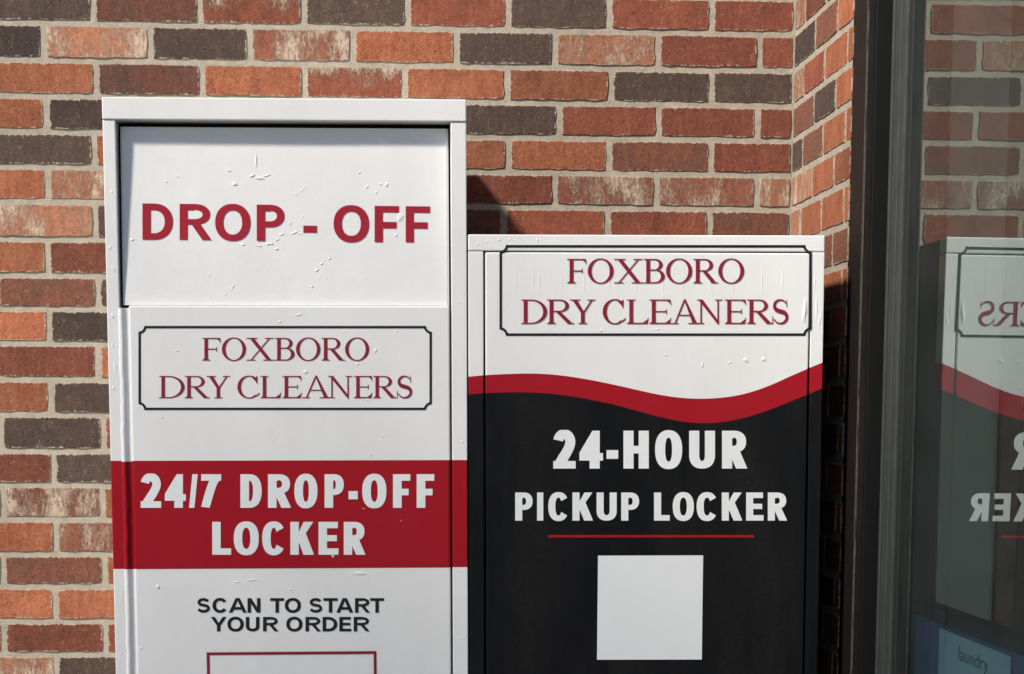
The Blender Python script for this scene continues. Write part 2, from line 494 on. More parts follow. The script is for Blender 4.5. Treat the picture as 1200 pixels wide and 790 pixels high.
link('mortar', mortar_sheet(0.0, RET_END-0.002, 0.95, 2.5, 0.0075, lambda u, z, d: (0.0014+0.4*d, -u, z)), M_MORTAR, ret)
link('mortar', box_mesh(0.012, 0.045, -RET_END+0.003, -0.001, -0.1, 3.2), M_MORTAR, ret)

# ------------------------------------------------------------------ lettering
def rect(x0, y0, x1, y1): return [[(x0,y0),(x1,y0),(x1,y1),(x0,y1)]]
def poly(*p): return [list(p)]
def sgn(v, e): return math.copysign(abs(v)**e, v)
def arc(cx, cy, rx, ry, wx, wy, a0, a1, n=24, e=1.0):
    """elliptical band from a0 to a1 degrees; wx / wy are its thickness at the sides / at top and bottom"""
    out = []
    P = []
    for i in range(n+1):
        t = R(a0 + (a1-a0)*i/n); c, s = sgn(math.cos(t), e), sgn(math.sin(t), e)
        P.append(((cx+rx*c, cy+ry*s), (cx+(rx-wx)*c, cy+(ry-wy)*s)))
    for i in range(n):
        out.append([P[i][0], P[i+1][0], P[i+1][1], P[i][1]])
    return out
def stroke(pts, ws):
    """band along a polyline with a width at every point"""
    out = []; L = []; Rr = []
    for i, (x, y) in enumerate(pts):
        a = pts[max(i-1, 0)]; b = pts[min(i+1, len(pts)-1)]
        dx, dy = b[0]-a[0], b[1]-a[1]; d = math.hypot(dx, dy) or 1
        nx, ny = -dy/d, dx/d; w = ws[i]/2
        L.append((x+nx*w, y+ny*w)); Rr.append((x-nx*w, y-ny*w))
    for i in range(len(pts)-1): out.append([L[i], L[i+1], Rr[i+1], Rr[i]])
    return out
def spine_S(a, top, bot, n=40):
    """centre line of an S between the two given insets"""
    pts = []
    mid = 0.515
    ry1 = (1 - bot - mid)/2 + 0.005; cy1 = mid + ry1
    ry0 = (mid - bot)/2 + 0.005; cy0 = mid - ry0
    rx1, rx0 = a/2*0.94 - top, a/2 - top
    for i in range(n+1):
        t = R(20 + (250-20)*i/n)
        pts.append((a/2 + rx1*math.cos(t), cy1 + ry1*math.sin(t)))
    for i in range(n+1):
        t = R(70 - 235*i/n)
        pts.append((a/2 + rx0*math.cos(t), cy0 + ry0*math.sin(t)))
    # smooth the join
    q = np.array(pts)
    for _ in range(7):
        q[1:-1] = 0.25*q[:-2] + 0.5*q[1:-1] + 0.25*q[2:]
    return [tuple(p) for p in q]
def sans(ch, a, s, t, e=0.86):
    """capital of width a and height 1: upright strokes s wide, level strokes t high"""
    g = []
    if ch == 'I': g += rect(0, 0, a, 1)
    elif ch == '-': g += rect(0, 0, a, 1)
    elif ch == '/': g += poly((0,0),(s*0.62,0),(a,1),(a-s*0.62,1))
    elif ch in 'LEFT':
        if ch == 'T': g += rect(0, 1-t, a, 1) + rect(a/2-s/2, 0, a/2+s/2, 1)
        else:
            g += rect(0, 0, s, 1)
            if ch in 'LE': g += rect(0, 0, a, t)
            if ch in 'EF': g += rect(0, 1-t, a*(0.97 if ch == 'E' else 1), 1)
            if ch == 'E': g += rect(0, 0.5-t*0.45, a*0.92, 0.5+t*0.5)
            if ch == 'F': g += rect(0, 0.47-t*0.5, a*0.9, 0.47+t*0.5)
    elif ch == 'H': g += rect(0,0,s,1) + rect(a-s,0,a,1) + rect(0,0.5-t/2,a,0.5+t/2)
    elif ch == 'N': g += rect(0,0,s,1) + rect(a-s,0,a,1) + poly((0,1),(s*1.05,1),(a,0),(a-s*1.05,0))
    elif ch == 'U':
        ry = min(0.36, a*0.55)
        g += rect(0,ry,s,1) + rect(a-s,ry,a,1) + arc(a/2, ry, a/2, ry, s, t, 180, 360, 20, e)
    elif ch == 'O': g += arc(a/2, 0.5, a/2, 0.515, s, t, 0, 360, 44, e)
    elif ch == 'C':
        g += arc(a/2, 0.5, a/2, 0.515, s, t, 34, 326, 40, e)
    elif ch == 'D':
        rx = min(a*0.62, a-s*1.05)
        g += rect(0,0,s,1) + rect(s*0.9,0,a-rx,t) + rect(s*0.9,1-t,a-rx,1) + arc(a-rx, 0.5, rx, 0.5, s, t, -90, 90, 24, e)
    elif ch in 'PR':
        lo = 0.38 if ch == 'P' else 0.42
        ry = (1-lo)/2; cy = 1-ry; w = a*(1.0 if ch == 'P' else 0.95); rx = min(w*0.52, w-s*1.02)
        g += rect(0,0,s,1) + rect(s*0.9,lo,w-rx,lo+t*0.9) + rect(s*0.9,1-t,w-rx,1) + arc(w-rx, cy, rx, ry, s*0.92, t*0.9, -90, 90, 20, e)
        if ch == 'R':
            g += poly((w-rx-s*0.62, lo+t*0.6), (w-rx+s*0.50, lo+t*0.6), (a, 0), (a-s*1.12, 0))
    elif ch == 'K':
        g += rect(0,0,s,1) + poly((s*0.9,0.30),(s*0.9,0.30+t*1.75),(a-s*1.22,1),(a-0.03*a,1))
        g += poly((s*0.9,0.46),(s*1.75,0.70),(a,0),(a-s*1.25,0))
    elif ch == 'A':
        k = s*1.06
        g += poly((0,0),(k,0),(a/2+k*0.30,1),(a/2-k*0.56,1)) + poly((a,0),(a-k,0),(a/2-k*0.30,1),(a/2+k*0.56,1)) + rect(a*0.25,0.20,a*0.75,0.20+t)
    elif ch == 'Y':
        k = s*1.12
        g += rect(a/2-s/2,0,a/2+s/2,0.42) + poly((0,1),(k,1),(a/2+s/2,0.40),(a/2-s/2,0.40)) + poly((a,1),(a-k,1),(a/2-s/2,0.40),(a/2+s/2,0.40))
    elif ch == 'S':
        p = spine_S(a, s*0.5, t*0.5); g += stroke(p, [t*1.02]*len(p))
    elif ch == '2':
        g += rect(0, 0, a, t)
        p = []
        for i in range(25):
            tt = R(168 - 205*i/24)
            p.append((a*0.49 + (a/2-s*0.5)*math.cos(tt), 0.70 + (0.31-t*0.5)*math.sin(tt)))
        p += [(a*0.62, 0.40), (a*0.42, 0.27), (a*0.27, 0.16), (s*0.5, 0.02)]
        q = np.array(p)
        for _ in range(2): q[20:-1] = 0.25*q[19:-2] + 0.5*q[20:-1] + 0.25*q[21:]
        g += stroke([tuple(v) for v in q], [s*0.98]*24 + [s*0.98, s, s*1.02, s*1.02, s*0.9][:len(q)-24])
        g = [[(min(max(x,0),a), min(max(y,0),1.02)) for x, y in p] for p in g]
    elif ch == '4':
        x = a*0.86
        g += poly((x-s,0),(x,0),(x,1),(x-s*0.72,1),(x-s,0.84)) + rect(0, 0.21, a, 0.21+t) + poly((0,0.21+t*0.2),(0,0.21+t*1.05),(x-s*0.72,1),(x-s*0.05,1),(x-s*0.4,0.80),(s*0.92,0.21+t*0.6))
    elif ch == '7':
        g += rect(0, 1-t, a, 1)
        q = []
        for i in range(9):
            u = i/8; q.append((a-s*0.62 - (a*0.52)*(u**0.72), 1-t*0.6 - (1-t*0.6)*u))
        g += stroke(q, [s*1.0]*9)
        g = [[(min(max(x,0),a), min(max(y,0),1)) for x, y in p] for p in g]
    return g
def serif(ch, a, S=0.155, h=0.048):
    """roman capital: stems S wide, hairlines h; a is width over cap height"""
    g = []; k = 0.10                                   # serif overhang
    def foot(x0, x1, y): return rect(x0, y, x1, y+h*0.85) if y < 0.5 else rect(x0, 1-h*0.85, x1, 1)
    def stem(x, w=S, bottom=True, top=True, o=k):
        r = rect(x, 0, x+w, 1)
        if bottom: r += foot(x-o, x+w+o, 0) + poly((x-o*0.5,h*0.8),(x,h*0.8),(x,h*2.2)) + poly((x+w,h*0.8),(x+w+o*0.5,h*0.8),(x+w,h*2.2))
        if top: r += foot(x-o, x+w+o, 1)
        return r
    if ch == 'O': g += arc(a/2, 0.5, a/2, 0.52, S*1.02, h, 0, 360, 52)
    elif ch == 'C':
        g += arc(a*0.53, 0.5, a*0.53, 0.52, S*1.05, h*1.05, 52, 312, 44)
        g += poly((a*0.86,0.66),(a*0.90,0.66),(a*0.905,1.0),(a*0.87,1.0),(a*0.82,0.90)) + poly((a*0.86,0.93),(a*0.66,0.985),(a*0.64,0.945),(a*0.85,0.72))
        g += stroke([(a*0.86,0.115),(a*0.93,0.16),(a,0.235)], [h*1.6,h*1.1,h*0.8])
    elif ch in 'FEL':
        x = k
        g += stem(x, o=k)
        if ch in 'FE':
            g += rect(x, 1-h, a*0.97, 1) + poly((a*0.93,1),(a*0.97,1),(a*1.0,0.78),(a*0.965,0.78)) + poly((a*0.80,1-h),(a*0.95,1-h),(a*0.965,0.84))
            my = 0.505
            g += rect(x+S*0.9, my-h/2, a*0.80, my+h/2) + poly((a*0.76,my-0.10),(a*0.80,my-0.10),(a*0.80,my+0.10),(a*0.76,my+0.10))
        if ch in 'EL':
            g += rect(x, 0, a*0.95, h) + poly((a*0.90,0),(a*0.945,0),(a*1.0,0.25),(a*0.965,0.25)) + poly((a*0.72,h*0.8),(a*0.94,h*0.8),(a*0.97,0.20))
    elif ch in 'BRD' or ch == 'P':
        x = k
        g += stem(x, o=k, bottom=(ch == 'R'), top=False) + rect(0, 1-h*0.85, x+S, 1)
        if ch != 'R': g += rect(0, 0, x+S, h*0.85)
        if ch == 'D':
            rx = a*0.62
            g += rect(x+S*0.8,0,a-rx,h) + rect(x+S*0.8,1-h,a-rx,1) + arc(a-rx,0.5,rx,0.5,S*1.05,h,-90,90,30)
        else:
            w = a*(0.90 if ch == 'B' else 0.80); lo = 0.52 if ch == 'B' else 0.49
            ry = (1-lo)/2; rx = w*0.42
            g += rect(x+S*0.8,lo,w-rx,lo+h) + rect(x+S*0.8,1-h,w-rx,1) + arc(w-rx,1-ry,rx,ry,S*0.98,h,-90,90,24)
            if ch == 'B':
                ry = (lo+h)/2; rx = a*0.45
                g += rect(x+S*0.8,0,a-rx,h) + arc(a-rx,ry,rx,ry,S*1.05,h,-90,90,24)
            else:
                g += poly((x+S*1.6,lo+h*0.5),(x+S*1.6+S*1.2,lo+h*0.5),(a*0.93,h*0.6),(a*0.93-S*1.22,0.0)) + rect(a*0.78,0,a,h*0.8)
    elif ch == 'X':
        g += poly((a*0.10,1),(a*0.10+S*1.28,1),(a*0.92,0),(a*0.92-S*1.28,0)) + poly((a*0.82,1),(a*0.82+h*1.35,1),(a*0.12+h*1.35,0),(a*0.12,0))
        g += rect(0.0,1-h*0.85,a*0.40,1) + rect(a*0.66,1-h*0.85,a*0.97,1) + rect(0,0,a*0.32,h*0.85) + rect(a*0.60,0,a,h*0.85)
    elif ch == 'Y':
        x = a*0.5-S/2
        g += rect(x,0,x+S,0.47) + rect(x-k,0,x+S+k,h*0.85) + poly((a*0.08,1),(a*0.08+S*1.25,1),(x+S,0.46),(x,0.46))
        g += poly((a*0.84,1),(a*0.84+h*1.5,1),(x+S,0.46),(x+S-h*1.6,0.46)) + rect(0,1-h*0.85,a*0.40,1) + rect(a*0.68,1-h*0.85,a,1)
    elif ch == 'A':
        g += poly((a*0.46,1.02),(a*0.52,1.02),(a*0.93,0),(a*0.93-S*1.22,0)) + poly((a*0.455,0.98),(a*0.50,0.93),(a*0.13+h*1.3,0),(a*0.13,0))
        g += rect(a*0.25,0.33,a*0.70,0.33+h) + rect(0,0,a*0.28,h*0.85) + rect(a*0.62,0,a,h*0.85)
    elif ch == 'N':
        g += rect(a*0.13,0,a*0.13+h*1.3,1) + rect(a*0.86-h*1.3,0.0,a*0.86,1) + poly((a*0.05,1),(a*0.05+S*1.15,1),(a*0.86,0.10),(a*0.86,-0.015),(a*0.86-h,-0.015))
        g += rect(0,1-h*0.85,a*0.2,1) + rect(a*0.72,1-h*0.85,a,1) + rect(0.0,0,a*0.28,h*0.85)
    elif ch == 'S':
        p = spine_S(a, S*0.5, h*0.5)
        n = len(p); ws = []
        for i in range(n):
            u = i/(n-1); ws.append(h*1.1 + (S*1.12-h)*math.exp(-((u-0.5)/0.17)**2) + 0.25*S*(math.exp(-((u-0.25)/0.1)**2)+math.exp(-((u-0.75)/0.1)**2)))
        g += stroke(p, ws)
        g += poly((a*0.86,0.70),(a*0.90,0.70),(a*0.88,1.0),(a*0.85,1.0)) + poly((a*0.02,0.0),(a*0.06,0.0),(a*0.06,0.32),(a*0.02,0.32))
    return g
def fill(polys):
    """one clean flat triangulation of overlapping shapes"""
    V, F, idx = [], [], {}
    for p in polys:
        f = []
        area = sum(p[i][0]*p[(i+1) % len(p)][1] - p[(i+1) % len(p)][0]*p[i][1] for i in range(len(p)))
        if abs(area) < 1e-9: continue
        for x, y in (p if area > 0 else p[::-1]):
            k = (round(x, 5), round(y, 5))
            if k not in idx: idx[k] = len(V); V.append(Vector(k))
            if not f or f[-1] != idx[k]: f.append(idx[k])
        if len(f) > 2 and f[0] == f[-1]: f.pop()
        if len(f) > 2: F.append(f)
    v, e, f, ov, oe, of = delaunay_2d_cdt(V, [], F, 0, 1e-6)
    return v, [tuple(t) for t, src in zip(f, of) if src]
def words(letters, gap, *args, mat=None, parent=None):
    """one part for every word: a new word starts after a gap wider than this"""
    run = [letters[0]]
    for l in letters[1:]:
        if l[1] - run[-1][2] > gap:
            link('lettering', glyph_line(run, *args), mat, parent); run = []
        run.append(l)
    link('lettering', glyph_line(run, *args), mat, parent)
def glyph_line(letters, y0, y1, x_off, scale, style, place, tilt=0.0):
    """letters: (character, left, right) as measured in an enlarged view of the photograph; place maps a pixel to a local point"""
    V, F = [], []
    for it in letters:
        ch, l, r_ = it[:3]
        xa, xb = x_off + l/scale, x_off + r_/scale
        ya, yb = (y0, y1) if len(it) < 5 else (it[3], it[4])
        H = y1 - y0 if len(it) < 5 else yb - ya
        a = (xb - xa)/H
        if style[0] == 'serif': ps = serif(ch, a, *style[1:])
        else:
            s, t = style[1], style[2]
            if ch == '-': s, t = 1, 1
            ps = sans(ch, a, s, t, *style[3:])
        v, f = fill(ps)
        o = len(V)
        for p in v:
            x = xa + p[0]*H
            V.append(place(x, yb - p[1]*H + tilt*(x - x_off)))
        F += [tuple(o+i for i in t) for t in f]
    return mesh_from(V, F)

# ------------------------------------------------------------------ lockers
TILT = -0.0065
FRONT = -0.63
class Place:
    """turn pixels on the locker's front into its own coordinates"""
    def __init__(self, root):
        self.inv = (Matrix.Translation(root.location) @ root.rotation_euler.to_matrix().to_4x4()).inverted()
        self.oy = root.location.y
    def __call__(self, x, y, Y=FRONT):
        return self.inv @ Vector(on_y(x, y, Y))
def bump_patch(V, F, c, rx, rz, h, rot, seed, n=14, m=4):
    """a blister or crease under the film: a low dome with an uneven outline"""
    q = random.Random(seed); o = len(V)
    jit = [1 + q.uniform(-.35, .35) for _ in range(n)]; h *= 0.55
    ca, sa = math.cos(rot), math.sin(rot)
    V.append((c[0], c[1]-h, c[2]))
    for j in range(1, m+1):
        u = j/m
        for i in range(n):
            t = 2*math.pi*i/n; r = u*jit[i]
            x, z = rx*r*math.cos(t), rz*r*math.sin(t)
            hh = h*(0.5+0.5*math.cos(math.pi*u))
            V.append((c[0]+x*ca-z*sa, c[1]-hh+(0.0006 if j == m else 0), c[2]+x*sa+z*ca))
    for i in range(n): F.append((o, o+1+(i+1) % n, o+1+i))
    for j in range(m-1):
        for i in range(n):
            a = o+1+j*n; F.append((a+i, a+(i+1) % n, a+n+(i+1) % n, a+n+i))
def sheet(pts, place, Y):
    """flat printed area through pixel corners"""
    return mesh_from([place(x, y, Y) for x, y in pts], [tuple(range(len(pts)))[::-1]])
def notched_frame(x0, y0, x1, y1, w, r, place, Y, n=7):
    """outline with hollow round corners"""
    def ring(d):
        out = []
        # clockwise from top-left; the arc is centred on the corner itself
        for cx_, cy_, a0 in ((x0, y0, 90), (x1, y0, 180), (x1, y1, 270), (x0, y1, 0)):
            rr = r + d
            for i in range(n+1):
                t = R(a0 - 90*i/n)
                out.append((cx_ + (d if cx_ == x0 else -d)*0 + rr*math.cos(t), cy_ + rr*math.sin(t)))
        return out
    # outer and inner outline: straight sides inset by w, arcs w wider
    def outline(d):
        out = []
        for (cx_, cy_, sx, sy) in ((x0, y0, 1, 1), (x1, y0, -1, 1), (x1, y1, -1, -1), (x0, y1, 1, -1)):
            rr = r + d
            t0 = math.asin(min(1, d/rr))
            arcp = []
            for i in range(n+1):
                t = t0 + (math.pi/2 - 2*t0)*i/n
                arcp.append((cx_ + sx*rr*math.cos(t), cy_ + sy*rr*math.sin(t)))
            if (sx, sy) in ((1, 1), (-1, -1)): arcp = arcp[::-1]
            out += arcp
        return out
    A, B = outline(0), outline(w)
    m = len(A)
    V = [place(x, y, Y) for x, y in A + B]
    return mesh_from(V, [(i, (i+1) % m, m+(i+1) % m, m+i) for i in range(m)])

# ---- tall locker with the drop chute
tall = tag(empty('drop_off_locker', (0.403, -0.333, 0), (0, TILT, 0)),
           'tall white drop-off locker with red band and recessed chute door', 'locker')
PT = Place(tall)
def yl(Y): return Y - tall.location.y           # world depth -> locker depth
xl0 = PT(119.3, 115)[0]; xl1 = PT(546.3, 117)[0]; ztop = PT(330, 115.2)[2]
xs0 = PT(136.3, 200)[0]; xs1 = PT(528.2, 250)[0]; zhd = PT(330, 141.3)[2]
xd0 = PT(152.2, 420)[0]; xd1 = PT(527.6, 420)[0]; zdoor = PT(330, 358.4)[2]
BACK = yl(-0.036); YF = yl(FRONT)
bm = bmesh.new()
add_box(bm, xl0+.001, xl0+.004, YF+.030, BACK, 0.01, ztop-.002)
add_box(bm, xl1-.004, xl1-.001, YF+.030, BACK, 0.01, ztop-.002)
add_box(bm, xl0+.0042, xl1-.0042, YF+.030, BACK, ztop-.006, ztop-.003)
add_box(bm, xl0+.0042, xl1-.0042, BACK-.004, BACK-.001, 0.012, ztop-.0065)
add_box(bm, xl0+.0042, xl1-.0042, YF+.030, BACK-.005, 0.02, 0.024)
link('carcass', bm_mesh(bm), M_WHITE, tall)
link('dark_gap_backing', box_mesh(xl0+.006, xl1-.006, YF+.075, YF+.079, 0.03, ztop-.008), M_STEEL, tall)  # dark sheet whose colour makes the gaps round the doors read as shade
link('header', box_mesh(xl0, xl1, YF-.0022, YF+.050, zhd, ztop, 0.0018), M_WHITE, tall)
zb1, zb0 = PT(340, 539.6)[2], PT(340, 665.8)[2]
def banded(me): return colour_by_cuts(me, [((0,0,zb1),(0,0,1)), ((0,0,zb0),(0,0,1))], [M_WHITE, M_RED, M_WHITE])
stl = link('stile', banded(box_mesh(xl0, xs0, YF, YF+.050, 0.0, zhd-.0009, 0.0016)), None, tall)
strr = link('stile', banded(box_mesh(xs1+.0005, xl1, YF, YF+.050, 0.0, zhd-.0009, 0.0016)), None, tall)
# chute door: its head leans back into the opening
cx0 = PT(142.6, 250, FRONT+.02)[0]; cx1 = PT(525.8, 250, FRONT+.02)[0]
cz1 = PT(330, 150.0, FRONT+.03)[2]; cz0 = zdoor + 0.001
C_TOP, C_BOT = 0.024, 0.007
def chute_y(z): return YF + C_BOT + (C_TOP-C_BOT)*(z-cz0)/(cz1-cz0)
bm = bmesh.new()
nx, nz = 24, 16
grid = []
for j in range(nz+1):
    for i in range(nx+1):
        x = cx0 + 0.004 + (cx1-cx0-0.008)*(i-1)/(nx-2) if 0 < i < nx else (cx0 if i == 0 else cx1); z = cz0 + (cz1-cz0)*j/nz
        e = min(i, nx-i, 1.5)
        d = 0.0006*mnoise.noise(Vector((x*9, z*9, 1.7)))
        if i in (0, nx): d += 0.003
        if j == nz: z += 0.0; d += 0.004
        grid.append(bm.verts.new((x, chute_y(z)+d, z)))
for j in range(nz):
    for i in range(nx):
        a = j*(nx+1)+i
        bm.faces.new((grid[a], grid[a+1], grid[a+nx+2], grid[a+nx+1]))
ext = bmesh.ops.extrude_edge_only(bm, edges=[e for e in bm.edges if e.is_boundary])
for v in [q for q in ext['geom'] if isinstance(q, bmesh.types.BMVert)]: v.co.y += 0.02
chute = link('chute_door', bm_mesh(bm, False), M_FLAP, tall)
def on_chute(x, y, off=0.0009):
    Y = FRONT
    for _ in range(4):
        p = PT(x, y, Y); Y = chute_y(p[2]) + tall.location.y
    p = PT(x, y, Y); return (p[0], p[1]-off, p[2])
k = 3.077
words([('D',83,193),('R',217,333),('O',345,472),('P',495,595),('-',663,712,262.2,270.4),('O',772,900),('F',920,1008),('F',1032,1120)], 30,
     238.2, 280.6, 140, k, ('sans', 0.228, 0.180, 0.92), on_chute, 0.0105, mat=M_SIGNRED, parent=chute)
# lower door
link_door = link('door', banded(box_mesh(xd0, xd1-.0006, YF-.0025, YF+.022, 0.06, zdoor, 0.0030, 3)), None, tall)
PF = FRONT - 0.0025
def on_door(off): return lambda x, y: PT(x, y, PF-off)
link('sign_border', notched_frame(162.2, 382.0, 506.0, 480.5, 2.7, 6.8, PT, PF-.0007), M_INK, link_door)
k = 3.636
words([('F',243,322),('O',327,430),('X',432,550),('B',553,637),('O',643,747),('R',752,852),('O',852,955)], 30,
     396.0, 422.6, 170, k, ('serif',), on_door(.0007), mat=M_CRIMSON, parent=link_door)
words([('D',60,168),('R',170,275),('Y',262,362),('C',393,488),('L',492,580),('E',585,667),('A',668,790),('N',780,882),('E',890,968),('R',972,1072),('S',1072,1140)], 30,
     440.6, 466.6, 170, k, ('serif',), on_door(.0007), mat=M_CRIMSON, parent=link_door)
link('red_band', mesh_from([(x, YF-.0025-.0005, z) for x, z in ((xd0+.0032,zb0),(xd1-.0040,zb0),(xd1-.0040,zb1),(xd0+.0032,zb1))], [(0,1,2,3)]), M_RED, link_door)
k = 3.243
HEAVY = ('sans', 0.258, 0.195, 0.86)
words([('2',48,126),('4',140,220),('/',232,265),('7',278,354),('D',427,508),('R',532,620),('O',632,720),('P',747,820),('-',838,873,575.5,585.2),('O',890,982),('F',1007,1073),('F',1097,1164)], 45,
     555.8, 595.2, 150, k, HEAVY, on_door(.0012), mat=M_LETTER, parent=link_door)
words([('L',320,392),('O',402,497),('C',510,598),('K',617,707),('E',724,800),('R',820,903)], 45,
     611.6, 650.2, 150, k, HEAVY, on_door(.0012), mat=M_LETTER, parent=link_door)
MED = ('sans', 0.240, 0.190, 0.94)
words([('S',230.4,246.4),('C',249.0,266.5),('A',268,289),('N',290,305.2),('T',316.5,333),('O',333.7,352.6),('S',362,378),('T',379,395.7),('A',394,414),('R',416,433.7),('T',433.7,450)], 7,
     701.0, 718.0, 0, 1, MED, on_door(.0007), mat=M_INK, parent=link_door)
words([('Y',247,265.4),('O',266.4,285.6),('U',288,304),('R',308.2,326.4),('O',335.4,354.4),('R',358,376.2),('D',378,395.2),('E',397.6,411.6),('R',414.5,433.4)], 7,
     723.0, 740.0, 0, 1, MED, on_door(.0007), mat=M_INK, parent=link_door)
# red outlined box under the words (its code is left out)
bx = [(242,764.6),(441,763.0),(442.5,960),(246,962)]
bi = [(245.4,767.8),(437.8,766.4),(439.2,956.8),(249.2,958.6)]
V = [PT(x, y, PF-.0007) for x, y in bx+bi]
link('scan_box_outline', mesh_from(V, [(i, (i+1) % 4, 4+(i+1) % 4, 4+i) for i in range(4)]), M_CRIMSON, link_door)
# film wrinkled over the hinge joint, and the blisters
V, F = [], []
q = random.Random(5)
n = 420
for j in range(n+1):
    z = zdoor - 0.004 - (zdoor-0.1)*j/n
    w1 = mnoise.noise(Vector((z*70, 0.3, 0))); w2 = mnoise.noise(Vector((z*38, 7.3, 0)))
    w3 = mnoise.noise(Vector((z*210, 2.3, 5)))
    xa = xs0 - 0.0018 + 0.0010*w2; xm = xs0+0.0016 + 0.0012*w1; xb = xs0+0.0062 + 0.0010*w2 + 0.0006*w3
    V += [(xa-.002, YF+.0008, z), (xa+.0005, YF-.0008+.0005*w1, z), (xm, YF-.0026+.0010*w2+.0008*w3, z), (xb, YF-.0010+.0006*w3, z), (xb+.0016, YF+.0034, z), (xd0+.001, YF+.0030+.0004*w1, z)]
for j in range(n):
    for i in range(5):
        a = j*6+i; F.append((a, a+6, a+7, a+1))
seam_bm = mesh_from(V, F, True)
half = 0
seam_bm.materials.append(M_WHITE); seam_bm.materials.append(M_RED)
for p in seam_bm.polygons:
    if zb0 < p.center.z < zb1: p.material_index = 1
seam = link('hinge_seam', seam_bm, None, tall)
V, F = [], []
for (x, y, rx, rz, h, ro) in (  # blisters and creases: px, size in mm, angle
    (300,190,2,12,.9,5),(296,206,7,2,1.4,20),(304,209,8,2.2,1.4,170),(312,206,7,1.6,1,15),(275,216,4.5,3.6,1.7,0),(268,200,1.8,4.6,.9,70),
    (208,207,5.5,1.5,.9,160),(195,213,2.2,2.2,.8,0),(354,223,6,1.2,1,40),(346,228,6,1.1,.9,5),(421,202,2.6,2.2,1.1,0),(430,219,3,2,1,30),
    (446,216,2.8,2.4,1.1,0),(453,217,4.2,4.0,1.9,0),(441,226,2.4,2.2,1.1,0),(340,262,1.5,5,1,165),(352,274,6,1.5,1.2,165),(345,273,7,1.8,1.2,20),
    (330,275,5,1.6,1,10),(325,281,4,1.4,1,30),(316,286,9,1.6,1.1,2),(303,288,6,1.5,1,170),(324,292,3,2,1,0),(386,303,3,1.8,1.1,45),(377,309,3,2.0,1.1,30),
    (371,317,4.4,2.7,1.5,15),(366,336,3,2,1,30),(374,325,2.2,1.2,.7,0),(382,326,2.4,1.2,.7,0),(469,256,6,9,1.9,160),(481,275,5,5.2,.8,0),(464,276,3,3.6,1,0),
    (490,246,7,1.2,.7,0),(450,245,4,1.1,.7,10),(155,281,4,2.6,1.2,0),(245,323,2,6,.8,150),(273,336,2.2,4.4,.8,150),(246,349,1.8,2.2,.8,0),(264,345,1.4,3,.7,160),
    (285,287,4,2.6,1.1,0),(372,234,4,1.2,.7,0),(327,248,2,1.2,.7,0),(355,254,2.4,2,.8,0)):
    bump_patch(V, F, on_chute(x, y, .0004), rx/1000, rz/1000, h/1000, R(ro), int(x*7+y))
tag(link('film_blisters', mesh_from(V, F, True), M_WHITE, chute), kind='stuff')
V, F = [], []
for (x, y, rx, rz, h, ro) in ((350,369,8,1.6,1.1,12),(328,377,3.2,2,1,0),(440,411,2.6,4,1.2,150),(419,427,4,1.8,1.2,0),(358,436,4.2,3.6,1.7,0),(403,389,4,1.3,.8,0),
    (465,388,3.4,1.4,.9,40),(449,511,2.8,2,1,0),(434,533,2.4,2.6,1,0),(207,411,3,2.2,.9,0),(430,469,3,1.4,.9,0),(185,688,5,3.4,2.0,160),(295,680,10,2,.9,3),
    (278,682,5,1.8,.8,0),(422,672,15,3.4,1.3,175),(340,691,4,2.2,1,0),(390,652,4,2.6,1.1,140),(190,489,2.6,2,.9,0),(165,760,3,2,.8,0),(470,610,2.4,1,.7,0),(426,596,5,.9,.7,0)):
    p = PT(x, y, PF-.0003); bump_patch(V, F, p, rx/1000, rz/1000, h/1000, R(ro), int(x*5+y))
tag(link('film_blisters', mesh_from(V, F, True), M_WHITE, link_door), kind='stuff')
V, F = [], []
for (x, y, rx, rz, h, ro) in ((131,225,2.4,3,1,0),(129,290,4,5,1,0),(133,315,4,7,1,20),(132,370,5,6,1.2,10),(135,430,4,12,1,5),(132,405,3,7,1,0),(133,455,4,5,1,0),(143,700,2,14,1.1,3),(142,766,3,3,1.2,0)):
    p = PT(x, y, FRONT); bump_patch(V, F, p, rx/1000, rz/1000, h/1000, R(ro), int(x*3+y))
tag(link('film_blisters', mesh_from(V, F, True), M_WHITE, stl), kind='stuff')
V, F = [], []
for (x, y, rx, rz, h, ro) in ((537,127,5,1.4,1,35),(541,518,3,3,1.3,0),(543,523,2.4,2,1,0),(546,526,2,2,1,0),(541,669,3,2.6,1.2,0),(543,748,3,3,1.3,0),(538,355,8,.9,.8,0)):
    p = PT(x, y, FRONT); bump_patch(V, F, p, rx/1000, rz/1000, h/1000, R(ro), int(x*3+y))
tag(link('film_blisters', mesh_from(V, F, True), M_WHITE, strr), kind='stuff')

# ---- low locker
low = tag(empty('pickup_locker', (1.025, -0.333, 0), (0, TILT, 0)),
          'shorter black and white pickup locker with red wave, next to the window', 'locker')
PL = Place(low)
xl0 = PL(548.6, 280)[0]; xl1 = PL(966.8, 280)[0]; ztop = PL(757, 275.4)[2]
xs0 = PL(566.6, 400)[0]; xs1 = PL(949.6, 400)[0]; zhd = PL(757, 294.6)[2]
xd0 = PL(568.9, 400)[0]; xd1 = PL(947.6, 400)[0]; zdoor = PL(757, 296.2)[2]
BACK = -0.036 - low.location.y; YF = FRONT - low.location.y
PFL = FRONT - 0.0006
bm = bmesh.new()
add_box(bm, xl0+.001, xl0+.004, YF+.022, BACK, 0.01, ztop-.002)
add_box(bm, xl1-.004, xl1-.001, YF+.022, BACK, 0.01, ztop-.002)
add_box(bm, xl0+.0042, xl1-.0042, YF+.022, BACK, ztop-.006, ztop-.003)
add_box(bm, xl0+.0042, xl1-.0042, BACK-.004, BACK-.001, 0.012, ztop-.0065)
add_box(bm, xl0+.0042, xl1-.0042, YF+.022, BACK-.005, 0.02, 0.024)
